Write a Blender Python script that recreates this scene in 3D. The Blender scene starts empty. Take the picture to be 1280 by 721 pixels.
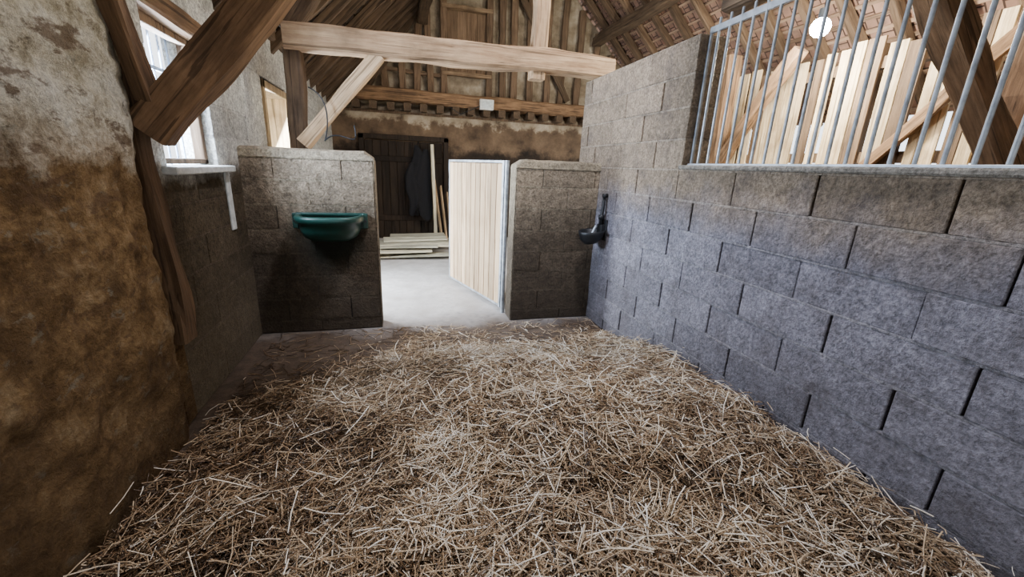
import bpy, math, random
import numpy as np
from mathutils import Vector, Matrix, noise
random.seed(7); rng=np.random.default_rng(7)
scene=bpy.context.scene
COL=scene.collection

# ------------------------------------------------------------ materials
def new_mat(name):
    m=bpy.data.materials.new(name); m.use_nodes=True
    nt=m.node_tree; b=nt.nodes['Principled BSDF']
    return m,nt,b
def N(nt,t,**kw):
    n=nt.nodes.new(t)
    for k,v in kw.items(): setattr(n,k,v)
    return n
def c4(c): return (c[0],c[1],c[2],1)
def ramp(nt,stops):
    r=nt.nodes.new('ShaderNodeValToRGB'); e=r.color_ramp.elements
    while len(e)<len(stops): e.new(0.5)
    for el,(p,c) in zip(e,stops): el.position=p; el.color=c4(c)
    return r
def mix(nt,fac,a,b,mode='MIX'):
    m=nt.nodes.new('ShaderNodeMix'); m.data_type='RGBA'; m.blend_type=mode
    L=nt.links
    for sock,val in ((m.inputs[0],fac),(m.inputs[6],a),(m.inputs[7],b)):
        if isinstance(val,bpy.types.NodeSocket): L.new(val,sock)
        elif isinstance(val,(int,float)): sock.default_value=val
        else: sock.default_value=c4(val)
    return m.outputs[2]
def noise_tex(nt,vec,scale,detail=6,rough=0.6):
    n=N(nt,'ShaderNodeTexNoise'); n.inputs['Scale'].default_value=scale
    n.inputs['Detail'].default_value=detail; n.inputs['Roughness'].default_value=rough
    nt.links.new(vec,n.inputs['Vector']); return n.outputs[0]
def coords(nt,scale=(1,1,1)):
    t=N(nt,'ShaderNodeTexCoord'); mp=N(nt,'ShaderNodeMapping'); mp.inputs['Scale'].default_value=scale
    nt.links.new(t.outputs['Object'],mp.inputs[0]); return mp.outputs[0]
def maprange(nt,v,a,b,c=0.0,d=1.0):
    m=N(nt,'ShaderNodeMapRange'); nt.links.new(v,m.inputs[0])
    for i,x in zip((1,2,3,4),(a,b,c,d)): m.inputs[i].default_value=x
    return m.outputs[0]
def bump(nt,b,h,strength=0.5,dist=0.01):
    bp=N(nt,'ShaderNodeBump'); bp.inputs['Strength'].default_value=strength; bp.inputs['Distance'].default_value=dist
    nt.links.new(h,bp.inputs['Height']); nt.links.new(bp.outputs[0],b.inputs['Normal'])
def attr(nt,name='rnd'):
    a=N(nt,'ShaderNodeAttribute'); a.attribute_name=name; return a.outputs['Fac']
def wz(nt):
    t=N(nt,'ShaderNodeNewGeometry'); s=N(nt,'ShaderNodeSeparateXYZ'); nt.links.new(t.outputs['Position'],s.inputs[0]); return s
def grey(nt,v):
    c=N(nt,'ShaderNodeCombineColor'); [nt.links.new(v,c.inputs[i]) for i in range(3)]; return c.outputs[0]

def mat_block(name,c_lo,c_hi,zsplit=(0.9,1.6),stain=(0.05,0.04,0.03),stain_amt=0.5,base_dark=0.0,spots=()):
    m,nt,b=new_mat(name); v=coords(nt); L=nt.links
    z=wz(nt).outputs['Z']
    n1=noise_tex(nt,v,2.2,5); n2=noise_tex(nt,v,60,4,0.75); n3=noise_tex(nt,v,5,7,0.7); n4=noise_tex(nt,v,22,6,0.7)
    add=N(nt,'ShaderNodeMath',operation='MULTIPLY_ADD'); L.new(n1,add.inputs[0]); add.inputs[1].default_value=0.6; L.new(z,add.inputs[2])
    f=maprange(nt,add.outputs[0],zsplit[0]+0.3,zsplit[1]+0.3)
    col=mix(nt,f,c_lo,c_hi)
    col=mix(nt,1.0,col,grey(nt,maprange(nt,attr(nt),0,1,0.80,1.16)),'MULTIPLY')
    col=mix(nt,1.0,col,grey(nt,maprange(nt,n2,0.36,0.60,0.55,1.12)),'MULTIPLY')
    col=mix(nt,1.0,col,grey(nt,maprange(nt,n4,0.35,0.65,0.64,1.2)),'MULTIPLY')
    col=mix(nt,maprange(nt,n3,0.48,0.72,0,stain_amt),col,stain)
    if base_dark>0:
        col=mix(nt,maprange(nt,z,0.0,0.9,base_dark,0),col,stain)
    for (p,rad,amt) in spots:   # dark patch below a trough
        g=N(nt,'ShaderNodeNewGeometry'); vm=N(nt,'ShaderNodeVectorMath',operation='DISTANCE'); L.new(g.outputs['Position'],vm.inputs[0]); vm.inputs[1].default_value=p
        ad=N(nt,'ShaderNodeMath',operation='MULTIPLY_ADD'); L.new(n3,ad.inputs[0]); ad.inputs[1].default_value=0.25; L.new(vm.outputs['Value'],ad.inputs[2])
        col=mix(nt,maprange(nt,ad.outputs[0],rad*0.5+0.12,rad+0.12,amt,0),col,(0.02,0.02,0.014))
    L.new(col,b.inputs['Base Color']); b.inputs['Roughness'].default_value=0.95
    b.inputs['Specular IOR Level'].default_value=0.2
    h=N(nt,'ShaderNodeMath',operation='MULTIPLY_ADD'); L.new(n2,h.inputs[0]); h.inputs[1].default_value=0.8; L.new(n4,h.inputs[2])
    bump(nt,b,h.outputs[0],1.0,0.026); return m

def mat_wood(name,c1,c2,axis='X',dark=(0.03,0.02,0.012),darkamt=0.6,rough=0.8,stretch=12):
    m,nt,b=new_mat(name); L=nt.links
    s={'X':(1,stretch,stretch),'Y':(stretch,1,stretch),'Z':(stretch,stretch,1)}[axis]
    v=coords(nt,s); v2=coords(nt)
    n1=noise_tex(nt,v,2.5,8,0.65); n2=noise_tex(nt,v2,3,5)
    col=ramp(nt,[(0.3,c1),(0.7,c2)]); L.new(n1,col.inputs[0])
    c=mix(nt,maprange(nt,n2,0.48,0.75,0,darkamt),col.outputs[0],dark)
    c=mix(nt,1.0,c,grey(nt,maprange(nt,attr(nt),0,1,0.65,1.25)),'MULTIPLY')
    n5=noise_tex(nt,coords(nt,{'X':(0.8,30,30),'Y':(30,0.8,30),'Z':(30,30,0.8)}[axis]),1.6,3,0.5)
    c=mix(nt,maprange(nt,n5,0.58,0.64,0,0.65),c,tuple(x*0.25 for x in c1))
    L.new(c,b.inputs['Base Color']); b.inputs['Roughness'].default_value=rough; b.inputs['Specular IOR Level'].default_value=0.25
    bump(nt,b,n1,0.7,0.014); return m

def mat_plain(name,c,rough=0.6,metal=0.0,nscale=20,var=0.25,bmp=0.1):
    m,nt,b=new_mat(name); v=coords(nt); n=noise_tex(nt,v,nscale,5)
    d=tuple(x*(1-var) for x in c); e=tuple(min(1,x*(1+var)) for x in c)
    r=ramp(nt,[(0.3,d),(0.7,e)]); nt.links.new(n,r.inputs[0]); nt.links.new(r.outputs[0],b.inputs['Base Color'])
    b.inputs['Roughness'].default_value=rough; b.inputs['Metallic'].default_value=metal
    bump(nt,b,n,bmp,0.004); return m

M_blockR=mat_block('block_right',(0.30,0.29,0.335),(0.35,0.275,0.20),(1.08,1.38),stain=(0.095,0.08,0.078),stain_amt=0.65,base_dark=0.6)  # cool window light put into the blue-grey of the lower courses
M_mortarR=mat_block('mortar_right',(0.34,0.33,0.36),(0.42,0.35,0.27),(1.1,1.4),stain=(0.11,0.09,0.085),stain_amt=0.4,base_dark=0.5)  # mortar carries the same cool light tint low down
SP=[((-0.555,3.62,0.80),0.32,0.97)]
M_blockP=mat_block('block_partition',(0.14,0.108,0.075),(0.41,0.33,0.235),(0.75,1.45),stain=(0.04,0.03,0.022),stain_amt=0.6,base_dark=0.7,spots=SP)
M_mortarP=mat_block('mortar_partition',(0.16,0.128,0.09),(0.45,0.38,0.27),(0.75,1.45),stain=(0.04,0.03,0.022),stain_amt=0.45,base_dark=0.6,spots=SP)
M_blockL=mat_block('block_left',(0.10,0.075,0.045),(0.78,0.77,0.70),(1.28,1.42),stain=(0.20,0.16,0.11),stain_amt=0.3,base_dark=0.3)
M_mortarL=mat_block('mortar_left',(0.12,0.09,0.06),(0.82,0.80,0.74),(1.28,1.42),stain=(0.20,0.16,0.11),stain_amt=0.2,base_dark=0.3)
M_gap=mat_plain('joint_dark_mortar',(0.045,0.04,0.038),0.95)  # dark mortar set back in the vertical joints
M_oak=mat_wood('oak_beam',(0.23,0.14,0.078),(0.50,0.35,0.21),'X',darkamt=0.5)
M_oakd=mat_wood('oak_dark',(0.055,0.034,0.02),(0.15,0.10,0.06),'X',darkamt=0.5)
M_oakbr=mat_wood('oak_brace',(0.08,0.046,0.024),(0.28,0.165,0.088),'X',darkamt=0.55)
M_pale=mat_wood('oak_pale',(0.42,0.28,0.15),(0.68,0.49,0.31),'X',darkamt=0.3)
M_plank=mat_wood('door_plank',(0.44,0.30,0.175),(0.68,0.50,0.32),'Z',dark=(0.25,0.16,0.08),darkamt=0.35,stretch=18)
M_clad=mat_wood('cladding_plank',(0.36,0.25,0.13),(0.80,0.63,0.40),'Z',dark=(0.14,0.085,0.042),darkamt=0.65)
M_stud=mat_wood('stud_wood',(0.09,0.055,0.032),(0.22,0.145,0.088),'Z',darkamt=0.4)
M_raft=mat_wood('rafter_wood',(0.095,0.058,0.035),(0.22,0.145,0.088),'X',darkamt=0.45)
M_post=mat_wood('post_wood',(0.055,0.03,0.014),(0.17,0.10,0.052),'X',darkamt=0.5)
M_darkopen=mat_wood('opening_dark_boards',(0.010,0.007,0.005),(0.035,0.023,0.015),'Z',darkamt=0.5)  # near-black: the opening's darkness put into the board colour
M_steel=mat_plain('galvanised_steel',(0.32,0.35,0.38),0.5,0.5,14,0.4)
M_green=mat_plain('green_plastic',(0.004,0.036,0.027),0.42,0,12,0.25,0.05)
M_black=mat_plain('black_cast_iron',(0.010,0.011,0.013),0.5,0.2,30)
M_cloth=mat_plain('dark_cloth',(0.005,0.005,0.007),0.95)
M_white=mat_plain('white_plastic',(0.7,0.7,0.66),0.5)
M_sill=mat_plain('sill_cement',(0.50,0.52,0.50),0.8)
M_blue=mat_plain('blue_grey_paint',(0.25,0.33,0.45),0.5)
M_conc=mat_block('ledge_concrete',(0.20,0.19,0.17),(0.30,0.28,0.24),(1,1.4),stain_amt=0.4)

def mat_lime():
    m,nt,b=new_mat('lime_rubble_wall'); L=nt.links; v=coords(nt)
    z=wz(nt).outputs['Z']
    nB=noise_tex(nt,v,7,9,0.72); nC=noise_tex(nt,v,55,5,0.75); nF=noise_tex(nt,v,2.3,5,0.6)
    nD=noise_tex(nt,coords(nt,(1,1,2.2)),4.5,8,0.7)
    add=N(nt,'ShaderNodeMath',operation='MULTIPLY_ADD'); L.new(nB,add.inputs[0]); add.inputs[1].default_value=0.40; L.new(z,add.inputs[2])
    f=maprange(nt,add.outputs[0],1.58,1.76)  # brown below, lime above; ledge-height shade line painted into the split
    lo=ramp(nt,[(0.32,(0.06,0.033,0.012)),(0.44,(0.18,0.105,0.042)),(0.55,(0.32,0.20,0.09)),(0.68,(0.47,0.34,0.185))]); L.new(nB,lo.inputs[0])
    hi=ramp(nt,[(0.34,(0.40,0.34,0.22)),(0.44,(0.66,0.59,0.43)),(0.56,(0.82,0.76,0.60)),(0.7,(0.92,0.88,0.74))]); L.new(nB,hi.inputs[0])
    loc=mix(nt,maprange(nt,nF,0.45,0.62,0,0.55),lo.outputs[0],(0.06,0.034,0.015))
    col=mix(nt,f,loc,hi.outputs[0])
    mm=maprange(nt,nD,0.54,0.60,0,0.8)
    fz=maprange(nt,z,0.7,1.35,0.4,1.0)
    k=N(nt,'ShaderNodeMath',operation='MULTIPLY'); L.new(mm,k.inputs[0]); L.new(fz,k.inputs[1])
    col=mix(nt,k.outputs[0],col,(0.15,0.088,0.046))
    nE=noise_tex(nt,coords(nt,(1.3,1.3,2.0)),6.5,8,0.7)
    col=mix(nt,maprange(nt,nE,0.59,0.65,0,0.55),col,(0.30,0.29,0.22))
    nG=noise_tex(nt,coords(nt,(1.0,1.0,1.6)),13,6,0.7)
    col=mix(nt,maprange(nt,nG,0.60,0.66,0,0.6),col,(0.09,0.055,0.03))
    col=mix(nt,maprange(nt,nC,0.35,0.6,0.4,0),col,(0.06,0.036,0.018))
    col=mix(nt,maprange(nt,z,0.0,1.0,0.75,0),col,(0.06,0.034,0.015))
    L.new(col,b.inputs['Base Color']); b.inputs['Roughness'].default_value=0.95; b.inputs['Specular IOR Level'].default_value=0.15
    h=N(nt,'ShaderNodeMath',operation='MULTIPLY_ADD'); L.new(nC,h.inputs[0]); h.inputs[1].default_value=0.35; L.new(nB,h.inputs[2])
    bump(nt,b,h.outputs[0],1.0,0.06); return m
M_lime=mat_lime()

def mat_floor():
    m,nt,b=new_mat('floor_concrete_dirt'); L=nt.links; v=coords(nt)
    s=wz(nt); y=s.outputs['Y']
    n1=noise_tex(nt,v,2,6); n2=noise_tex(nt,v,14,6,0.7); n3=noise_tex(nt,v,3.5,7,0.7)
    add=N(nt,'ShaderNodeMath',operation='MULTIPLY_ADD'); L.new(n1,add.inputs[0]); add.inputs[1].default_value=0.7; L.new(y,add.inputs[2])
    f=maprange(nt,add.outputs[0],3.80,4.35)
    dirt=ramp(nt,[(0.3,(0.03,0.019,0.012)),(0.7,(0.105,0.07,0.045))]); L.new(n2,dirt.inputs[0])
    con=ramp(nt,[(0.3,(0.34,0.32,0.31)),(0.7,(0.56,0.54,0.52))]); L.new(n2,con.inputs[0])
    conc=mix(nt,maprange(nt,n3,0.45,0.65,0,0.5),con.outputs[0],(0.22,0.19,0.16))
    L.new(mix(nt,f,dirt.outputs[0],conc),b.inputs['Base Color']); b.inputs['Roughness'].default_value=0.8
    bump(nt,b,n2,0.5,0.015); return m
M_floor=mat_floor()

def mat_gableinfill():
    m,nt,b=new_mat('daub_plaster'); L=nt.links; v=coords(nt); z=wz(nt).outputs['Z']
    n1=noise_tex(nt,v,3,7,0.65); n2=noise_tex(nt,v,18,6,0.7)
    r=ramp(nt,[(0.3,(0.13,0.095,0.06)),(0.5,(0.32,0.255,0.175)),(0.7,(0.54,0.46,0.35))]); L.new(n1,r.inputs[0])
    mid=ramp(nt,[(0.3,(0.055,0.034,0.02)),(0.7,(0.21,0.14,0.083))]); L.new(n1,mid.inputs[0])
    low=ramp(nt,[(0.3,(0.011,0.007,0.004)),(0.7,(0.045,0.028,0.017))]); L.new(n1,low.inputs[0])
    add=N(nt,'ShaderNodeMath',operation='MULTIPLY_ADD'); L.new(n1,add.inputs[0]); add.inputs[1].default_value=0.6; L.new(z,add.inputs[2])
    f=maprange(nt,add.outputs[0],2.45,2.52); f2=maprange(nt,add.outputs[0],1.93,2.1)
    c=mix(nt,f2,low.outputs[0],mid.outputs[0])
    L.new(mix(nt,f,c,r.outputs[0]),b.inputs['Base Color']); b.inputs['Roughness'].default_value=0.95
    bump(nt,b,n2,0.8,0.03); return m
M_daub=mat_gableinfill()

def mat_tile(name,c1,c2):
    m,nt,b=new_mat(name); L=nt.links; v=coords(nt)
    br=N(nt,'ShaderNodeTexBrick'); br.inputs['Scale'].default_value=1
    br.inputs['Color1'].default_value=c4(c1); br.inputs['Color2'].default_value=c4(c2); br.inputs['Mortar'].default_value=(0.04,0.02,0.012,1)
    br.inputs['Brick Width'].default_value=0.17; br.inputs['Row Height'].default_value=0.12; br.inputs['Mortar Size'].default_value=0.008
    L.new(v,br.inputs[0]); n=noise_tex(nt,v,9,6)
    L.new(mix(nt,maprange(nt,n,0.45,0.7,0,0.7),br.outputs[0],(0.10,0.065,0.05)),b.inputs['Base Color']); b.inputs['Roughness'].default_value=0.9
    bump(nt,b,br.outputs['Fac'],0.4,0.01); return m
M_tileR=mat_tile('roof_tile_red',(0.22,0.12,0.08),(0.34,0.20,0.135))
M_tileL=mat_tile('roof_tile_shaded',(0.045,0.03,0.022),(0.08,0.052,0.038))  # same tiles as the right, with this slope's shade in the colour

def mat_straw(name,strand=True):
    m,nt,b=new_mat(name); L=nt.links
    if strand:
        r=ramp(nt,[(0.0,(0.045,0.025,0.012)),(0.22,(0.16,0.093,0.047)),(0.45,(0.36,0.24,0.135)),(0.7,(0.60,0.46,0.30)),(1.0,(0.92,0.84,0.71))]); L.new(attr(nt),r.inputs[0])
        L.new(r.outputs[0],b.inputs['Base Color']); b.inputs['Roughness'].default_value=0.34
    else:
        v=coords(nt); n=noise_tex(nt,v,30,6,0.75)
        r=ramp(nt,[(0.3,(0.03,0.017,0.008)),(0.7,(0.14,0.088,0.046))]); L.new(n,r.inputs[0]); L.new(r.outputs[0],b.inputs['Base Color']); b.inputs['Roughness'].default_value=0.95
        bump(nt,b,n,1,0.04)
    return m
M_straw=mat_straw('straw_strand'); M_strawb=mat_straw('straw_base',False)

# ------------------------------------------------------------ mesh helpers
def obj_from(name,verts,faces,mats,rnd=None,midx=None,parent=None,smooth=False):
    me=bpy.data.meshes.new(name); me.from_pydata([tuple(v) for v in verts],[],faces); 
    if not isinstance(mats,(list,tuple)): mats=[mats]
    for m in mats: me.materials.append(m)
    if midx is not None: me.polygons.foreach_set('material_index',midx)
    if rnd is None: rnd=[0.5]*len(verts)
    a=me.attributes.new('rnd','FLOAT','POINT'); a.data.foreach_set('value',rnd)
    if smooth: me.polygons.foreach_set('use_smooth',[True]*len(me.polygons))
    me.update(); o=bpy.data.objects.new(name,me); COL.objects.link(o)
    if parent: o.parent=parent
    return o
def empty(name,loc=(0,0,0)):
    e=bpy.data.objects.new(name,None); COL.objects.link(e); e.empty_display_size=0.1; return e
class MB:
    def __init__(s): s.v=[];s.f=[];s.r=[];s.m=[]
    def box(s,a,b,rnd=None,mi=0,T=None):
        if rnd is None: rnd=random.random()
        i=len(s.v)
        for x in (a[0],b[0]):
            for y in (a[1],b[1]):
                for z in (a[2],b[2]):
                    p=Vector((x,y,z)); s.v.append(T@p if T else p); s.r.append(rnd)
        for q in ((0,1,3,2),(4,6,7,5),(0,4,5,1),(2,3,7,6),(0,2,6,4),(1,5,7,3)):
            s.f.append(tuple(i+k for k in q)); s.m.append(mi)
    def tube(s,pts,r,n=10,mi=0,rnd=0.5,cap=True):
        pts=[Vector(p) for p in pts]; base=len(s.v); 
        for k,p in enumerate(pts):
            d=(pts[min(k+1,len(pts)-1)]-pts[max(k-1,0)]).normalized()
            up=Vector((0,0,1)) if abs(d.z)<0.9 else Vector((1,0,0))
            u=d.cross(up).normalized(); w=d.cross(u)
            rr=r[k] if isinstance(r,(list,tuple)) else r
            for j in range(n):
                a=2*math.pi*j/n; s.v.append(p+rr*(math.cos(a)*u+math.sin(a)*w)); s.r.append(rnd)
        for k in range(len(pts)-1):
            for j in range(n):
                a=base+k*n+j; b_=base+k*n+(j+1)%n
                s.f.append((a,b_,b_+n,a+n)); s.m.append(mi)
        if cap:
            s.f.append(tuple(base+j for j in range(n))[::-1]); s.m.append(mi)
            s.f.append(tuple(base+(len(pts)-1)*n+j for j in range(n))); s.m.append(mi)
    def obj(s,name,mats,parent=None,bevel=0,smooth=False,seg=1):
        o=obj_from(name,s.v,s.f,mats,s.r,s.m,parent,smooth)
        if bevel:
            b=o.modifiers.new('bevel','BEVEL'); b.width=bevel; b.segments=seg; b.limit_method='ANGLE'
        return o

def beam(name,p0,p1,w,h,mat,wob=0.012,parent=None,seed=0,roll=0,bend=0,nseg=16,rnd=0.5,taper=1.0):
    """hewn timber, local X along the length"""
    p0=Vector(p0);p1=Vector(p1);d=p1-p0;Ln=d.length;d.normalize()
    up=Vector((0,0,1)) if abs(d.z)<0.95 else Vector((0,1,0))
    y=up.cross(d).normalized(); z=d.cross(y)
    R=Matrix((d,y,z)).transposed().to_4x4()
    Mx=Matrix.Translation(p0)@R@Matrix.Rotation(roll,4,'X')
    c=0.22
    prof=[(-1,-1+c),(-1,1-c),(-1+c,1),(1-c,1),(1,1-c),(1,-1+c),(1-c,-1),(-1+c,-1)]
    V=[];F=[]
    for k in range(nseg+1):
        t=k/nseg; x=Ln*t; off=Vector((0,0,bend*math.sin(math.pi*t)))
        sc=1+(taper-1)*t
        oy=noise.noise(Vector((x*1.2,seed*3.1,0)))*wob*1.6; oz=noise.noise(Vector((x*1.2,seed*3.1,9)))*wob*1.6
        for j,(a,b_) in enumerate(prof):
            q=noise.noise(Vector((x*3,j*0.9+seed*7,3)))*wob
            V.append(Vector((x,a*(w/2*sc+q)+oy,b_*(h/2*sc+q)+oz))+off)
    n=8
    for k in range(nseg):
        for j in range(n):
            a=k*n+j;b_=k*n+(j+1)%n; F.append((a,b_,b_+n,a+n))
    F.append(tuple(range(n))[::-1]); F.append(tuple(nseg*n+j for j in range(n)))
    o=obj_from(name,V,F,mat,[rnd]*len(V))
    o.matrix_world=Mx
    if parent: o.parent=parent
    return o

def block_wall(name,P,courses,offs,ivals,thick,mats,pitch=0.5,g=0.005,hj=0.007,parent=None,jag=0.003,flush=0.3,bev=0.004):
    mb=MB()
    def bx(a,b,rnd,mi):
        i=len(mb.v)
        for u in (a[0],b[0]):
            for n_ in (a[1],b[1]):
                for z in (a[2],b[2]): mb.v.append(P(u,n_,z)); mb.r.append(rnd)
        for q in ((0,1,3,2),(4,6,7,5),(0,4,5,1),(2,3,7,6),(0,2,6,4),(1,5,7,3)):
            mb.f.append(tuple(i+k for k in q)); mb.m.append(mi)
    for ci in range(len(courses)-1):
        z0,z1=courses[ci],courses[ci+1]
        for (ua,ub) in ivals(z0,z1):
            js=[ua]; k=math.floor((ua-offs[ci%len(offs)])/pitch)+1
            while True:
                u=offs[ci%len(offs)]+k*pitch+random.uniform(-.008,.008)
                if u>=ub-0.04: break
                if u>ua+0.04: js.append(u)
                k+=1
            js.append(ub)
            for a,b_ in zip(js[:-1],js[1:]):
                gg=g+random.random()*0.003
                if random.random()<flush: gg=0.001
                ja=random.uniform(-jag,jag)
                bx((a+(gg if a>ua else 0),ja,z0+hj),(b_-(gg if b_<ub else 0),thick+ja,z1-hj),random.random(),0)
            bx((ua+0.002,0.001,z1-hj-0.001),(ub-0.002,thick-0.002,z1+hj+0.001) if z1<courses[-1]-0.001 else (ub-0.002,thick-0.002,z1),0.5,1)
            bx((ua+0.004,0.018,z0),(ub-0.004,thick-0.018,z1),0.5,2)
    return mb.obj(name,mats,parent,bevel=bev)

# ------------------------------------------------------------ dims
XL=-1.12; XR=1.80; YP=3.62; CH=0.195; YB=8.45
# ------------------------------------------------------------ wall_right
cz=[-0.09+CH*i for i in range(0,9)]
cz=[0.0]+[c for c in cz if c>0.02]
def P_R(u,n,z): return Vector((XR+n,u,z))
czr=cz+[1.665,1.86,2.055,2.27]
offs=[]
for i in range(len(czr)-1):
    zc=(czr[i]+czr[i+1])/2; idx=round((1.3725-zc)/CH)
    offs.append(0.97 if idx%2==0 else 0.77)
def iv_R(z0,z1):
    if z0>1.46: return [(2.45,4.12)]
    return [(-1.6,4.12)]
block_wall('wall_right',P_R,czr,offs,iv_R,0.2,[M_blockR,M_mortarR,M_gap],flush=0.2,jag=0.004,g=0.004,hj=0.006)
mb=MB(); 
mb.box((XR-0.03,-1.6,1.472),(XR+0.2,2.449,1.50)); mb.obj('window_sill',[M_conc],bevel=0.008)
# ------------------------------------------------------------ grille
gr=empty('window_grille')
mb=MB(); gx=XR+0.06
y=2.37
while y>-1.5:
    mb.tube([(gx,y,1.512),(gx,y,2.34)],0.0082,10); y-=0.086
mb.box((gx-0.02,-1.55,1.50),(gx+0.02,2.445,1.512)); mb.box((gx-0.006,-1.55,2.27),(gx+0.014,2.445,2.305))
mb.box((gx-0.004,2.43,1.512),(gx+0.012,2.448,2.27))
mb.obj('bars',[M_steel],gr,bevel=0.002)
beam('wall_plate_timber',(XR+0.14,2.4,2.44),(XR+0.14,-1.6,2.44),0.12,0.12,M_oakd,seed=44)

# ------------------------------------------------------------ partitions
def capped(name,xa,xb,round_left,round_right,offs):
    e=empty(name)
    def P(u,n,z):return Vector((u,YP+n,z))
    cs=[0.0,0.105,0.30,0.495,0.69,0.885,1.08,1.275,1.44]
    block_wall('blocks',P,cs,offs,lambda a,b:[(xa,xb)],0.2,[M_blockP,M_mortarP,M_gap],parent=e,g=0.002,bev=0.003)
    zt=1.515
    V=[];F=[]
    nu=14;nn=8
    for i in range(nu+1):
        u=xa-0.008+(xb-xa+0.016)*i/nu
        for j in range(nn+1):
            a=math.pi*j/nn
            yy=YP+0.1-math.cos(a)*0.108
            d=0
            if round_right: d=max(0,u-(xb-0.06)); 
            if round_left: d=max(0,(xa+0.06)-u)
            zz=1.44+(zt-1.44-d*0.7)*(math.sin(a)**0.35 if 0<j<nn else 0)+0.006*noise.noise(Vector((u*6,yy*6,1)))
            V.append((u,yy,zz))
    for i in range(nu):
        for j in range(nn):
            a=i*(nn+1)+j; F.append((a,a+1,a+nn+2,a+nn+1))
    F.append(tuple(range(nn+1))[::-1]); F.append(tuple(nu*(nn+1)+j for j in range(nn+1)))
    F.append(tuple([i*(nn+1) for i in range(nu+1)]+[i*(nn+1)+nn for i in range(nu,-1,-1)]))
    obj_from('cap',V,F,M_mortarP,parent=e)
    mb=MB()
    if round_right: mb.box((xb-0.001,YP+0.004,0),(xb+0.014,YP+0.196,1.45),0.5)
    if round_left: mb.box((xa-0.014,YP+0.004,0),(xa+0.001,YP+0.196,1.45),0.5)
    mb.obj('end_render',[M_mortarP],e,bevel=0.01)
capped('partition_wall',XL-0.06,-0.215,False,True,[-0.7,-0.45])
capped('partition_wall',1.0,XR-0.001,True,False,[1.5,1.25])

# ------------------------------------------------------------ wall_left
wl=empty('wall_left')
def lime_grid():
    ny,nz=230,150; ya,yb=-1.6,2.3; za,zb=0,2.75
    V=[];F=[]
    for i in range(ny+1):
        for j in range(nz+1):
            y=ya+(yb-ya)*i/ny; z=za+(zb-za)*j/nz
            p=Vector((y*1.2,z*1.2,5))
            d=0.040*noise.noise(p)+0.018*noise.noise(p*3.3)+0.014*noise.noise(p*8)+0.010*noise.noise(p*20)
            st=noise.noise(Vector((y*5,z*8,1))); d+=-0.012*max(0,min(1,(st-0.15)*4))
            edge=max(0,(y-2.12))/0.18
            V.append((XL+0.02+d-edge*edge*0.06,y,z))
    for i in range(ny):
        for j in range(nz):
            a=i*(nz+1)+j; F.append((a,a+nz+1,a+nz+2,a+1))
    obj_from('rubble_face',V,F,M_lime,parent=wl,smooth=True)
lime_grid()
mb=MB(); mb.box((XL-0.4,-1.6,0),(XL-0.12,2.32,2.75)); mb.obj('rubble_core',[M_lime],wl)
def P_L(u,n,z): return Vector((XL-0.05-n,u,z))
WY0,WY1,WZ0,WZ1=2.60,3.24,1.36,2.12
DY0,DY1,DZ=4.42,5.30,2.10
czl=[0.0,0.19,0.385,0.58,0.775,0.97,1.165,1.36,1.55,1.745,1.93,2.12,2.315,2.51]
def iv_L(z0,z1):
    zc=(z0+z1)/2; cuts=[]
    if WZ0<zc<WZ1: cuts.append((WY0,WY1))
    if zc<DZ: cuts.append((DY0,DY1))
    r=[];a=2.30
    for c in cuts: r.append((a,c[0])); a=c[1]
    r.append((a,YB)); return r
block_wall('blocks',P_L,czl,[2.4,2.65],iv_L,0.2,[M_blockL,M_mortarL,M_gap],parent=wl,g=0.002,bev=0.003)
beam('embedded_post',(XL-0.035,2.36,0.5),(XL-0.05,2.31,2.9),0.11,0.12,M_post,wob=0.022,parent=wl,seed=5,nseg=30)
mb=MB(); mb.box((XL-0.2,2.26,0),(XL-0.035,2.42,0.55)); mb.obj('post_footing',[M_lime],wl,bevel=0.03)
# window_1
w1=empty('window_1')
mb=MB(); xw=XL-0.13
fw=0.045
mb.box((xw-0.03,WY0,WZ0+0.02),(xw+0.03,WY0+fw,WZ1)); mb.box((xw-0.03,WY1-fw,WZ0+0.02),(xw+0.03,WY1,WZ1))
mb.box((xw-0.03,WY0,WZ1-0.06),(xw+0.03,WY1,WZ1)); mb.box((xw-0.03,WY0,WZ0+0.02),(xw+0.03,WY1,WZ0+0.05))
mb.obj('frame',[M_stud],w1,bevel=0.004)
mb=MB()
for k in range(1,7): 
    yy=WY0+(WY1-WY0)*k/7; mb.tube([(xw-0.06,yy,WZ0),(xw-0.06,yy,WZ1)],0.006,8)
mb.box((xw-0.07,WY0,1.62),(xw-0.055,WY1,1.64)); mb.box((xw-0.07,WY0,1.88),(xw-0.055,WY1,1.9))
mb.obj('bars',[M_blue],w1)
mb=MB(); mb.box((XL-0.25,WY0-0.06,WZ0-0.03),(XL+0.02,WY1+0.1,WZ0+0.012)); mb.obj('sill',[M_sill],w1,bevel=0.006)
mb=MB(); mb.box((XL-0.05,3.3,0.93),(XL-0.035,3.37,1.335)); mb.obj('cement_strip',[M_sill],w1,bevel=0.004)
beam('lintel',(XL-0.08,WY0-0.15,WZ1+0.05),(XL-0.08,WY1+0.15,WZ1+0.02),0.12,0.11,M_oakbr,parent=w1,seed=9)
# door_1
d1=empty('door_1')
mb=MB()
mb.box((XL-0.24,DY0,0),(XL-0.03,DY0+0.06,DZ)); mb.box((XL-0.24,DY1-0.06,0),(XL-0.03,DY1,DZ))
mb.box((XL-0.24,DY0,DZ-0.07),(XL-0.03,DY1,DZ)); mb.obj('frame',[M_clad],d1,bevel=0.005)

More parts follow.
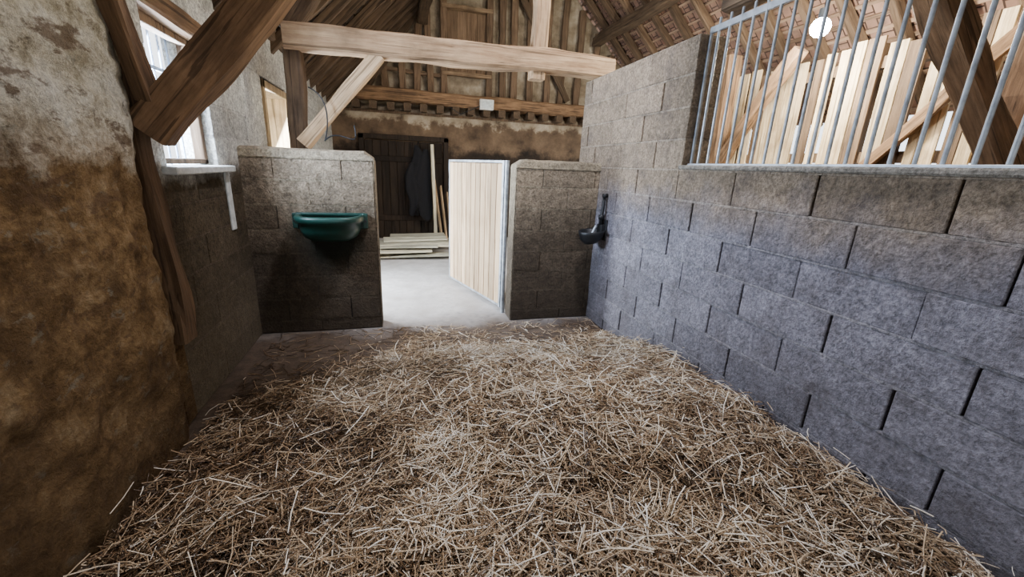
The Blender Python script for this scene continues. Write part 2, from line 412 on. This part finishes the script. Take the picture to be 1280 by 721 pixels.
# ------------------------------------------------------------ wall_rear: unseen, added to cut light from behind
wr=empty('wall_rear')
mb=MB()
mb.box((-1.5,-1.8,0),(-0.2,-1.62,5.9),0.5); mb.box((1.3,-1.8,0),(5.6,-1.62,5.9),0.5); mb.box((-0.2,-1.8,2.15),(1.3,-1.62,5.9),0.5)
mb.obj('masonry',[M_blockR],wr)

# ------------------------------------------------------------ floor & ground
def grid_plane(name,x0,x1,y0,y1,z,mat,nx=60,ny=60,amp=0.0):
    V=[];F=[]
    for i in range(nx+1):
        for j in range(ny+1):
            x=x0+(x1-x0)*i/nx;y=y0+(y1-y0)*j/ny
            V.append((x,y,z+amp*noise.noise(Vector((x*1.5,y*1.5,0)))))
    for i in range(nx):
        for j in range(ny):
            a=i*(ny+1)+j; F.append((a,a+ny+1,a+ny+2,a+1))
    return obj_from(name,V,F,mat,smooth=True)
grid_plane('floor',-1.5,5.6,-1.8,8.7,0,M_floor,80,100,0.006)
grid_plane('ground',-16,16,-16,20,-0.06,mat_plain('gravel_yard',(0.5,0.47,0.4),0.95,0,3),4,4)

# ------------------------------------------------------------ wall_back (gable)
RX,RZ=2.15,5.85
def roofz(x): return RZ-abs(x-RX)
V=[];F=[]
nx,nz=70,60
for i in range(nx+1):
    for j in range(nz+1):
        x=-1.45+7.0*i/nx; zt=roofz(x); z=zt*j/nz
        d=0.03*noise.noise(Vector((x*1.3,z*1.3,2)))+0.02*noise.noise(Vector((x*5,z*5,2)))
        if z>=2.42: d+=0.12
        V.append((x,YB+d,z))
for i in range(nx):
    for j in range(nz):
        a=i*(nz+1)+j; F.append((a,a+nz+1,a+nz+2,a+1))
wb=empty('wall_back')
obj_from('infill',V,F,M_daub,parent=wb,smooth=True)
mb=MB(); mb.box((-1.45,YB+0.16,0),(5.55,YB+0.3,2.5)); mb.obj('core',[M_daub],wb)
def stud(x,z0,z1,w=0.09,lean=0,seed=1,mat=None):
    beam('stud',(x,YB+0.02,z0),(x+lean,YB+0.02,z1),0.12,w,mat or M_raft,wob=0.012,parent=wb,seed=seed,rnd=random.random())
xs=[-0.55,-0.2,0.10,0.34,0.60,1.95,2.18,2.5,2.85,3.15,3.5,3.85,4.2,4.6]
for i,x in enumerate(xs):
    stud(x,2.66,roofz(x)-0.12,0.085+0.03*random.random(),random.uniform(-.06,.06),seed=i)
stud(0.84,2.66,4.6,0.1,0,31); stud(1.69,2.66,4.8,0.1,0,32)
mb=MB()
for k in range(4):
    a=0.90+0.185*k; mb.box((a,YB+0.03,3.10),(a+0.18,YB+0.06,4.10))
mb.obj('hatch_boards',[M_stud],wb,bevel=0.004)
for z in (3.06,4.14): beam('rail',(0.8,YB-0.0,z),(1.73,YB,z),0.1,0.07,M_oak,parent=wb,seed=int(z*3),rnd=0.1)
beam('rail',(-0.6,YB+0.03,3.05),(0.8,YB+0.03,3.02),0.06,0.06,M_raft,parent=wb,seed=51)
beam('gable_brace',(2.0,YB-0.03,4.9),(3.3,YB-0.03,2.75),0.08,0.12,M_oakd,parent=wb,seed=53)
beam('gable_brace',(0.5,YB-0.03,4.2),(-0.5,YB-0.03,2.75),0.08,0.12,M_oakd,parent=wb,seed=54)
beam('long_beam',(-1.1,YB-0.14,2.60),(5.3,YB-0.14,2.55),0.24,0.22,M_oakbr,wob=0.02,parent=wb,seed=21,rnd=0.9,nseg=30)
for k in range(22):
    x=-1.0+0.29*k; beam('joist_end',(x,YB-0.30,2.40),(x,YB+0.1,2.41),0.13,0.13,M_oakd,parent=wb,seed=60+k,nseg=2)
mb=MB(); mb.box((-1.1,YB-0.03,2.30),(5.2,YB+0.1,2.34)); mb.obj('plate',[M_stud],wb)
# added near-black boards standing in for the back wall's dark opening
d2=empty('dark_opening_panel')
mb=MB(); x=-0.62
while x<0.80:
    mb.box((x,YB-0.07,0.0),(x+0.135,YB-0.04,1.82)); x+=0.142
mb.obj('planks',[M_darkopen],d2,bevel=0.004)
mb=MB(); mb.box((-0.72,YB-0.09,0),(-0.63,YB-0.03,1.92)); mb.box((0.82,YB-0.09,0),(0.91,YB-0.03,1.92)); mb.box((-0.72,YB-0.09,1.84),(0.91,YB-0.03,1.93))
for z in (0.35,1.45): mb.box((-0.6,YB-0.095,z),(0.8,YB-0.07,z+0.1))
mb.obj('frame_and_ledges',[M_darkopen],d2,bevel=0.006)

# ------------------------------------------------------------ roof
rf=empty('ceiling')
S2=math.sqrt(2)
def slope_T(side):
    if side=='R': d=Vector((1,0,-1))/S2; n=Vector((1,0,1))/S2
    else: d=Vector((-1,0,-1))/S2; n=Vector((-1,0,1))/S2
    y=Vector((0,1,0))
    M=Matrix((d,y,n)).transposed().to_4x4(); return Matrix.Translation((RX,0,RZ))@M
Ln=3.65*S2
for side in 'LR':
    T=slope_T(side)
    mb=MB(); mb.box((0,-1.6,0.03),(Ln,YB+0.3,0.06),0.5); o=mb.obj('tiles_'+side,[M_tileR if side=='R' else M_tileL]); 
    o.matrix_world=T; o.parent=rf
    mb=MB(); x=0.1
    while x<Ln: mb.box((x,-1.6,0.0),(x+0.035,YB+0.2,0.03)); x+=0.15
    m_=mat_wood('batten_wood_'+side,(0.20,0.12,0.075) if side=='R' else (0.06,0.04,0.025),(0.34,0.23,0.15) if side=='R' else (0.13,0.085,0.05),'Y',darkamt=0.3)  # left battens and rafters darkened for the slope's shade
    o=mb.obj('battens_'+side,[m_]); o.matrix_world=T; o.parent=rf
    y=-1.5;k=0
    while y<YB:
        a=T@Vector((0.0,y,-0.055)); b_=T@Vector((Ln,y+random.uniform(-.05,.05),-0.055))
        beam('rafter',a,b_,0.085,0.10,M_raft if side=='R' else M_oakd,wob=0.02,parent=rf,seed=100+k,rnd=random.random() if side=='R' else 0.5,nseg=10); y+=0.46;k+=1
    a=T@Vector((Ln*0.5,-1.6,-0.2)); b_=T@Vector((Ln*0.5,YB,-0.2))
    beam('purlin',a,b_,0.17,0.17,M_oakd,wob=0.02,parent=rf,seed=7,nseg=24)
beam('wall_plate',(XL-0.08,2.3,2.58),(XL-0.08,YB,2.56),0.16,0.13,M_oakd,parent=rf,seed=12)

# ------------------------------------------------------------ trusses
t1=empty('roof_truss')
YT=3.97
beam('tie_beam',(-0.84,YT,2.345),(1.98,YT,2.37),0.17,0.185,M_oak,wob=0.014,parent=t1,seed=2,rnd=0.8,nseg=24,bend=0.01)
beam('post',(-0.86,YT+0.03,0.0),(-0.80,YT+0.03,2.26),0.13,0.14,M_oakd,wob=0.02,parent=t1,seed=3)
beam('brace',(-0.78,YT-0.02,1.56),(-0.14,YT-0.02,2.28),0.10,0.11,M_pale,wob=0.012,parent=t1,seed=4,rnd=0.6)
beam('upright',(1.24,YT+0.01,2.22),(1.27,YT+0.01,4.6),0.13,0.13,M_oak,wob=0.012,parent=t1,seed=6,rnd=0.8)
beam('strut',(-0.84,YT+0.06,2.40),(-0.1,YT+0.06,3.45),0.12,0.13,M_oakd,wob=0.02,parent=t1,seed=8)
t2=empty('roof_truss')
YQ=2.42
beam('brace',(-1.07,YQ-0.10,1.51),(-0.16,YQ-0.02,2.62),0.17,0.165,M_oakbr,wob=0.02,parent=t2,seed=14,rnd=1.0,nseg=24)
beam('strut',(-1.05,YQ-0.14,1.66),(-1.05,YQ-0.55,2.75),0.07,0.085,M_oakbr,wob=0.015,parent=t2,seed=15,rnd=0.2)
beam('tie_beam',(-1.3,YQ,3.0),(1.9,YQ,3.0),0.18,0.2,M_oak,wob=0.02,parent=t2,seed=16,nseg=24)
# right bay timbers
t=empty('timber_post')
beam('post',(3.60,1.75,0),(3.56,1.75,2.85),0.20,0.20,M_oakbr,wob=0.025,parent=t,seed=30,rnd=0.5)
beam('brace',(3.52,1.72,1.50),(2.25,1.72,2.62),0.13,0.16,M_oakbr,wob=0.02,parent=t,seed=33,rnd=0.8)
t=empty('timber_post')
beam('post',(4.0,4.75,0),(3.97,4.75,2.85),0.18,0.18,M_oakbr,wob=0.025,parent=t,seed=31,rnd=0.5)
beam('brace',(3.97,4.68,1.45),(3.95,3.75,2.7),0.11,0.13,M_oakbr,wob=0.02,parent=t,seed=34,rnd=0.5,bend=0.08)
# ------------------------------------------------------------ boarding of the next bay
wo=empty('wall_boarding')
mb=MB(); y=-1.6
while y<6.6:
    w=random.uniform(0.07,0.15); mb.box((4.25+random.uniform(0,.012),y,0),(4.28,y+w,2.68+random.uniform(-.08,.05)),mi=1 if random.random()<0.28 else 0); y+=w+random.choice([0.006,0.012,0.03,0.05,0.06])
mb.obj('planks',[M_clad,M_stud],wo)
mb=MB()
for z in (0.5,1.62,2.45): mb.box((4.29,-1.6,z),(4.37,6.6,z+0.1),0.2)
for k in range(6): mb.box((4.37,-1.2+1.5*k,0),(4.49,-1.08+1.5*k,2.7),0.4)
mb.obj('framing',[M_stud],wo)
beam('diagonal',(4.20,2.1,2.62),(4.20,3.3,1.3),0.05,0.10,M_oakbr,parent=wo,seed=91,rnd=0.7)
beam('diagonal',(4.20,0.4,1.3),(4.20,1.5,2.62),0.05,0.10,M_oakbr,parent=wo,seed=92,rnd=0.7)

# ------------------------------------------------------------ stall door
sd=empty('stall_door')
A=Vector((0.975,3.90,0)); B=Vector((0.585,5.15,0)); d=(B-A); Ld=d.length; d.normalize(); nrm=Vector((-d.y,d.x,0))
T=Matrix.Translation(A)@Matrix((d,nrm,Vector((0,0,1)))).transposed().to_4x4()
mb=MB(); n=11; x=0.035; w=(Ld-0.07)/n
for k in range(n):
    mb.box((x+0.004,-0.004,0.07),(x+w-0.004,0.026,1.47)); x+=w
o=mb.obj('planks',[M_plank],bevel=0.006,seg=2); o.matrix_world=T; o.parent=sd
mb=MB(); mb.box((0.04,-0.002,0.08),(Ld-0.04,0.016,1.46)); o=mb.obj('backing',[M_stud]); o.matrix_world=T; o.parent=sd
mb=MB()
mb.box((0,-0.018,0.045),(0.036,0.034,1.50)); mb.box((Ld-0.030,-0.018,0.045),(Ld,0.022,1.50))
mb.box((0.036,-0.018,1.475),(Ld-0.036,0.022,1.50)); mb.box((0.036,-0.018,0.045),(Ld-0.036,0.022,0.075))
mb.tube([(-0.02,0.01,0.2),(-0.02,0.01,0.3)],0.014); mb.tube([(-0.02,0.01,1.2),(-0.02,0.01,1.3)],0.014)
mb.box((-0.03,-0.006,0.235),(0.01,0.02,0.27)); mb.box((-0.03,-0.006,1.235),(0.01,0.02,1.27))
o=mb.obj('steel_frame',[M_steel],bevel=0.003); o.matrix_world=T; o.parent=sd
mb=MB(); mb.tube([(0.965,3.855,0.0),(0.965,3.855,1.5)],0.02); mb.obj('hinge_post',[M_steel],sd)

# ------------------------------------------------------------ green feed trough
def trough():
    cx,zt=-0.555,1.015; W=0.25; D=0.28; e=empty('feed_trough')
    nA=28; 
    rings=[(0.34,-0.20),(0.60,-0.195),(0.80,-0.165),(0.90,-0.11),(0.93,-0.055),(1.0,-0.05),(1.03,-0.03),(1.03,-0.008),(1.0,0.003),(0.90,0.003),(0.86,-0.01),(0.80,-0.09),(0.68,-0.155),(0.45,-0.175),(0.0,-0.177)]
    V=[];F=[]
    for (s,dz) in rings:
        for j in range(nA+1):
            a=math.pi*j/nA; ca,sa=math.cos(a),math.sin(a)
            x=W*s*math.copysign(abs(ca)**0.7,ca); y=D*s*(abs(sa)**0.7)
            V.append((cx+x,YP-0.012-y,zt+dz))
    m=nA+1
    for k in range(len(rings)-1):
        for j in range(nA):
            a=k*m+j; F.append((a,a+1,a+m+1,a+m))
    F.append(tuple(range(m))[::-1])
    obj_from('bowl',V,F,M_green,parent=e,smooth=True)
    mb=MB(); mb.box((cx-0.265,YP-0.016,zt-0.12),(cx+0.265,YP-0.002,zt+0.012)); 
    mb.box((cx-0.265,YP-0.03,zt-0.012),(cx+0.265,YP-0.012,zt+0.012))
    for sx in (-1,1):
        mb.box((cx+sx*0.262-0.02,YP-0.05,zt-0.11),(cx+sx*0.262+0.02,YP-0.002,zt+0.01))
    mb.obj('back_flange',[M_green],e,bevel=0.008,seg=2)
    mb=MB()
    for sx in (-1,1): mb.tube([(cx+sx*0.262,YP-0.058,zt-0.05),(cx+sx*0.262,YP-0.048,zt-0.05)],0.012)
    mb.obj('bolts',[M_black],e)
trough()

# ------------------------------------------------------------ black drinker
def drinker():
    e=empty('water_drinker'); cx,cy,cz_=XR-0.125,3.42,0.90
    prof=[(0.02,-0.10),(0.06,-0.095),(0.095,-0.06),(0.112,-0.01),(0.118,0.015),(0.112,0.02),(0.10,0.01),(0.085,-0.045),(0.05,-0.075),(0.0,-0.08)]
    V=[];F=[];n=28
    for (r,z) in prof:
        for j in range(n):
            a=2*math.pi*j/n; 
            V.append((cx+r*1.05*math.cos(a),cy+r*math.sin(a),cz_+z+0.012*math.cos(a)))
    for k in range(len(prof)-1):
        for j in range(n):
            a=k*n+j;b_=k*n+(j+1)%n; F.append((a,b_,b_+n,a+n))
    F.append(tuple(range(n))[::-1])
    obj_from('bowl',V,F,M_black,parent=e,smooth=True)
    mb=MB()
    mb.box((XR-0.02,cy-0.06,cz_-0.07),(XR-0.005,cy+0.06,cz_+0.12)); mb.box((XR-0.06,cy-0.045,cz_-0.02),(XR-0.015,cy+0.045,cz_+0.075))
    mb.obj('bracket',[M_black],e,bevel=0.01,seg=2)
    mb=MB(); mb.tube([(XR-0.045,cy,cz_+0.06),(XR-0.045,cy,cz_+0.14),(XR-0.035,cy,cz_+0.25),(XR-0.03,cy+0.01,cz_+0.33)],[0.02,0.017,0.014,0.014])
    mb.tube([(XR-0.045,cy,cz_+0.12),(XR-0.045,cy,cz_+0.16)],0.026)
    mb.tube([(XR-0.05,cy,cz_+0.33),(XR-0.01,cy,cz_+0.33)],0.02)
    mb.obj('pipe',[M_black],e,smooth=True)
    mb=MB(); mb.tube([(XR-0.09,cy,cz_+0.06),(XR-0.13,cy,cz_-0.03)],0.012); mb.obj('tongue',[M_steel],e)
drinker()

# ------------------------------------------------------------ aisle clutter
ls=empty('lumber_stack'); M_board=mat_wood('board_olive',(0.38,0.35,0.25),(0.62,0.59,0.46),'X',darkamt=0.25)
M_boardY=mat_wood('board_pale',(0.42,0.37,0.25),(0.70,0.64,0.48),'X',darkamt=0.2)
random.seed(11)
for k in range(11):
    L_=random.uniform(0.8,1.2); x0=random.uniform(-0.45,-0.3); yy=6.45+0.11*(k%8)+random.uniform(-.03,.03); z=0.03+0.045*(k//3)+0.02*random.random()
    a=random.uniform(-.12,.12)
    beam('board',(x0,yy,z),(x0+L_*math.cos(a),yy+L_*math.sin(a),z+random.uniform(0,.05)),random.uniform(.12,.3),0.03,M_board if k%2 else M_boardY,wob=0.003,parent=ls,seed=k,nseg=4,rnd=random.random())
for k in range(3):
    beam('sheet',(-0.4+0.1*k,6.75+0.15*k,0.2+0.03*k),(0.70,6.85+0.1*k,0.22+0.03*k),0.4,0.02,M_board,wob=0.003,parent=ls,seed=20+k,nseg=4,rnd=random.random())
lb=empty('leaning_boards')
beam('post',(0.63,8.0,0.0),(0.58,8.1,1.78),0.06,0.11,M_boardY,wob=0.004,parent=lb,seed=1,rnd=1.0)
for k in range(4):
    beam('board',(0.72+0.09*k,7.7,0.0),(0.62+0.12*k,8.2,1.15-0.12*k),0.025,0.10,M_pale,wob=0.003,parent=lb,seed=2+k,nseg=4,rnd=random.random()*0.5)
def coat():
    e=empty('hanging_coat')
    for q,(cx,w0,z0,hh,ph) in enumerate(((0.30,0.12,1.76,0.95,0.0),(0.42,0.13,1.70,1.25,1.7),(0.22,0.08,1.45,0.9,3.1))):
        V=[];F=[];nu,nv=24,26; cy=YB-0.22-0.03*q
        for i in range(nv+1):
            t=i/nv; z=z0-hh*t
            w=0.035+w0*math.sin(min(1,t*1.7)*math.pi/2)*(1-0.4*max(0,t-0.55)/0.45)
            for j in range(nu):
                a=2*math.pi*j/nu
                fold=1+0.30*math.sin(a*4+t*4+ph)*min(1,t*2)
                V.append((cx+w*math.cos(a)*fold+0.05*math.sin(t*6+ph),cy+0.06*math.sin(a)*fold*(0.4+t),z+0.09*math.sin(a*2+ph)*t))
        for i in range(nv):
            for j in range(nu):
                a=i*nu+j;b_=i*nu+(j+1)%nu; F.append((a,b_,b_+nu,a+nu))
        F.append(tuple(range(nu))[::-1]); F.append(tuple(nv*nu+j for j in range(nu)))
        obj_from('cloth',V,F,M_cloth,parent=e,smooth=True)
    mb=MB(); mb.tube([(0.34,YB-0.09,1.80),(0.34,YB-0.20,1.79),(0.34,YB-0.23,1.83)],0.01); mb.obj('hook',[M_black],e)
coat()
e=empty('floodlight')
mb=MB(); mb.box((1.46,YB-0.38,2.44),(1.72,YB-0.31,2.62)); mb.box((1.55,YB-0.31,2.50),(1.63,YB-0.27,2.56)); mb.obj('housing',[M_white],e,bevel=0.012,seg=2)
mb=MB(); mb.box((1.485,YB-0.385,2.465),(1.695,YB-0.379,2.595)); mb.obj('glass',[mat_plain('lamp_glass',(0.55,0.6,0.6),0.2)],e)
mb=MB(); mb.tube([(1.46,YB-0.34,2.5),(1.3,YB-0.38,2.42),(1.1,YB-0.38,2.33),(0.9,YB-0.38,2.44)],0.008,6); mb.obj('flex',[M_black],e)
mb=MB(); pts=[]
for k in range(24):
    t=k/23; pts.append((-0.68+0.30*t+0.06*math.sin(t*9),YT-0.13,1.98-0.40*math.sin(t*math.pi*0.8)+0.05*math.sin(t*12)))
mb.tube(pts,0.006,6); mb.obj('electric_cable',[M_black])

# ------------------------------------------------------------ lamp in right bay
e=empty('hanging_lamp'); lp=Vector((3.7,3.37,2.76))
m,nt,b=new_mat('lamp_bulb_lit'); b.inputs['Emission Color'].default_value=(0.85,0.95,1,1); b.inputs['Emission Strength'].default_value=160
import bmesh
bm=bmesh.new(); bmesh.ops.create_uvsphere(bm,u_segments=24,v_segments=14,radius=0.08); me=bpy.data.meshes.new('bulb'); bm.to_mesh(me); bm.free(); me.materials.append(m)
o=bpy.data.objects.new('bulb',me); COL.objects.link(o); o.location=lp; o.parent=e
mb=MB(); mb.tube([lp+Vector((0,0,0.07)),lp+Vector((0,0,0.15))],0.035); mb.tube([lp+Vector((0,0,0.15)),(lp.x,lp.y,4.15)],0.006,6); mb.obj('holder_and_cord',[M_black],e)

# ------------------------------------------------------------ straw
def edgef(x): return 3.0+0.10*np.sin(x*3.1+0.7)+0.05*np.sin(x*8)-0.45*np.clip(-x-0.05,0,1.2)+0.12*np.clip(x-1.0,0,1)
def sh(x,y):
    ty=np.clip((edgef(x)-y)/0.85,0,1); ty=np.sqrt(ty)*ty*(1.0)*(2-ty)**0.5
    tx=0.25+0.75*np.clip((x+1.1)/1.7,0,1)
    wallfall=1-0.25*np.exp(-((XR-x)/0.08)**2)
    h=0.26*ty*tx*wallfall
    h=h+ty*(0.035*np.sin(x*3.1+y*1.6)*np.sin(y*2.7-x)+0.024*np.sin(x*7.1+y*2)*np.sin(y*6.3-x*2)+0.014*np.sin(x*15+1)*np.sin(y*13))
    return h+0.006
nx,ny=110,150
xs_=np.linspace(XL+0.04,XR-0.008,nx+1); ys_=np.linspace(-0.6,3.2,ny+1)
V=[];F=[]
for x in xs_:
    for y in ys_:
        V.append((x,y,float(sh(x,y))-0.012+0.012*noise.noise(Vector((x*9,y*9,0)))))
for i in range(nx):
    for j in range(ny):
        a=i*(ny+1)+j; F.append((a,a+ny+1,a+ny+2,a+1))
st=empty('straw_bedding')
obj_from('bed',V,F,M_strawb,parent=st,smooth=True)
NS=112000
y=rng.uniform(0.2,3.58,NS); x=rng.uniform(XL+0.06,XR-0.02,NS)
edge=edgef(x)
p=np.where(y<edge,1.0,np.exp(-(y-edge)/0.12)*0.5+0.03)
clump=np.array([noise.noise(Vector((a*3.0,b_*3.0,4))) for a,b_ in zip(x,y)])
p*=np.clip(0.88+clump*0.8,0.4,1)*np.where(x<-0.5,0.8,1.0)
k=rng.random(NS)<p; x=x[k];y=y[k];clump=clump[k];n=len(x)
Ls=rng.uniform(0.04,0.18,n); Ls=np.where(rng.random(n)<0.4,Ls*0.45,Ls)
th=rng.uniform(0,2*np.pi,n); w=rng.uniform(0.0011,0.0028,n)
tilt=rng.normal(0,0.25,n); bend=rng.normal(0,0.14,n)
lift=rng.exponential(0.015,n)
inb=(y<edgef(x))
tilt=np.where(inb,tilt,tilt*0.2); lift=np.where(inb,lift,0.002)
def pt(s):
    lx=x+np.cos(th)*Ls*s-np.sin(th)*bend*Ls*(s*s-0.25)
    ly=y+np.sin(th)*Ls*s+np.cos(th)*bend*Ls*(s*s-0.25)
    lx=np.clip(lx,XL+0.06,XR-0.01); ly=np.minimum(ly,3.6)
    z=sh(lx,ly)*0.6+sh(x,y)*0.4+lift+np.sin(tilt)*Ls*s
    return np.stack([lx,ly,np.maximum(z,sh(lx,ly)-0.004)],1)
P3=[pt(-0.5),pt(0.0),pt(0.5)]
perp=np.stack([-np.sin(th),np.cos(th),np.zeros(n)],1)
ring=[]
for q in P3:
    for ang in (0.5,2.6,4.7):
        ring.append(q+perp*(w*math.cos(ang))[:,None]+np.array([0,0,1])*(w*math.sin(ang))[:,None])
Vn=np.stack(ring,1).reshape(-1,3)
quads=[]
for s_ in (0,3):
    for j in range(3): quads.append((s_+j,s_+(j+1)%3,s_+(j+1)%3+3,s_+j+3))
Q=(np.array(quads)[None]+(np.arange(n)*9)[:,None,None]).reshape(-1,4)
me=bpy.data.meshes.new('strands'); me.vertices.add(len(Vn)); me.vertices.foreach_set('co',Vn.ravel())
me.loops.add(Q.size); me.loops.foreach_set('vertex_index',Q.ravel().astype(np.int32))
me.polygons.add(len(Q)); me.polygons.foreach_set('loop_start',(np.arange(len(Q))*4).astype(np.int32)); 
me.update(calc_edges=True); me.materials.append(M_straw)
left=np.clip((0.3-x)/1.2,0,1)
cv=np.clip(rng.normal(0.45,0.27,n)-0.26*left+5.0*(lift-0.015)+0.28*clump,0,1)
a=me.attributes.new('rnd','FLOAT','POINT'); a.data.foreach_set('value',np.repeat(cv,9).astype(np.float32))
o=bpy.data.objects.new('strands',me); COL.objects.link(o); o.parent=st

# ------------------------------------------------------------ lights
w=bpy.data.worlds.new('World'); scene.world=w; w.use_nodes=True
bg=w.node_tree.nodes['Background']; bg.inputs[0].default_value=(0.88,0.93,1.0,1); bg.inputs[1].default_value=3.6
def area(name,loc,rot_dir,sx,sy,e,c):
    l=bpy.data.lights.new(name,'AREA'); l.shape='RECTANGLE'; l.size=sx; l.size_y=sy; l.energy=e; l.color=c
    o=bpy.data.objects.new(name,l); COL.objects.link(o); o.location=loc
    o.rotation_euler=Vector(rot_dir).to_track_quat('-Z','Y').to_euler(); return o
area('daylight_window',(XL-0.32,2.92,1.75),(1,-0.25,-0.40),0.6,0.7,190,(0.66,0.79,1))
area('daylight_door',(XL-0.45,4.86,1.1),(1,-0.15,-0.45),0.8,2.0,400,(0.80,0.89,1))
area('fill_rear',(0.55,-1.55,1.3),(0.12,1,0.0),1.4,1.5,12,(0.93,0.95,1))  # added fill from behind the camera, no such door known
area('fill_straw',(1.0,2.35,4.3),(-0.03,-0.05,-1),0.4,0.4,145,(0.92,0.91,1))  # added overhead fill to brighten the straw; the roof has no window here
area('fill_bay',(3.0,2.2,4.1),(0.55,0.2,-1),0.9,0.9,150,(1,0.90,0.74))  # added warm fill for the next bay's boards, source invented
area('fill_aisle',(1.6,5.6,5.0),(0.0,0.8,-1),0.8,0.8,35,(1,0.94,0.85))  # added fill on the gable and back wall, no window above
pl=bpy.data.lights.new('bulb_light','POINT'); pl.energy=330; pl.color=(1.0,0.94,0.80); pl.shadow_soft_size=0.12
o=bpy.data.objects.new('bulb_light',pl); COL.objects.link(o); o.location=lp+Vector((-0.15,0,-0.2))

# ------------------------------------------------------------ camera
cam=bpy.data.cameras.new('Camera'); cam.sensor_width=36; cam.lens=511/1280*36; cam.clip_start=0.02
co=bpy.data.objects.new('Camera',cam); COL.objects.link(co)
Yc=Vector((-140,157.5,-511)).normalized(); Zc=Vector((77,1657.5,511)).normalized()
Zc=(Zc-Zc.dot(Yc)*Yc).normalized(); Xc=Yc.cross(Zc)
M=Matrix((Xc,Yc,Zc)).to_4x4(); M.translation=Vector((0,0,1.44)); co.matrix_world=M
scene.camera=co
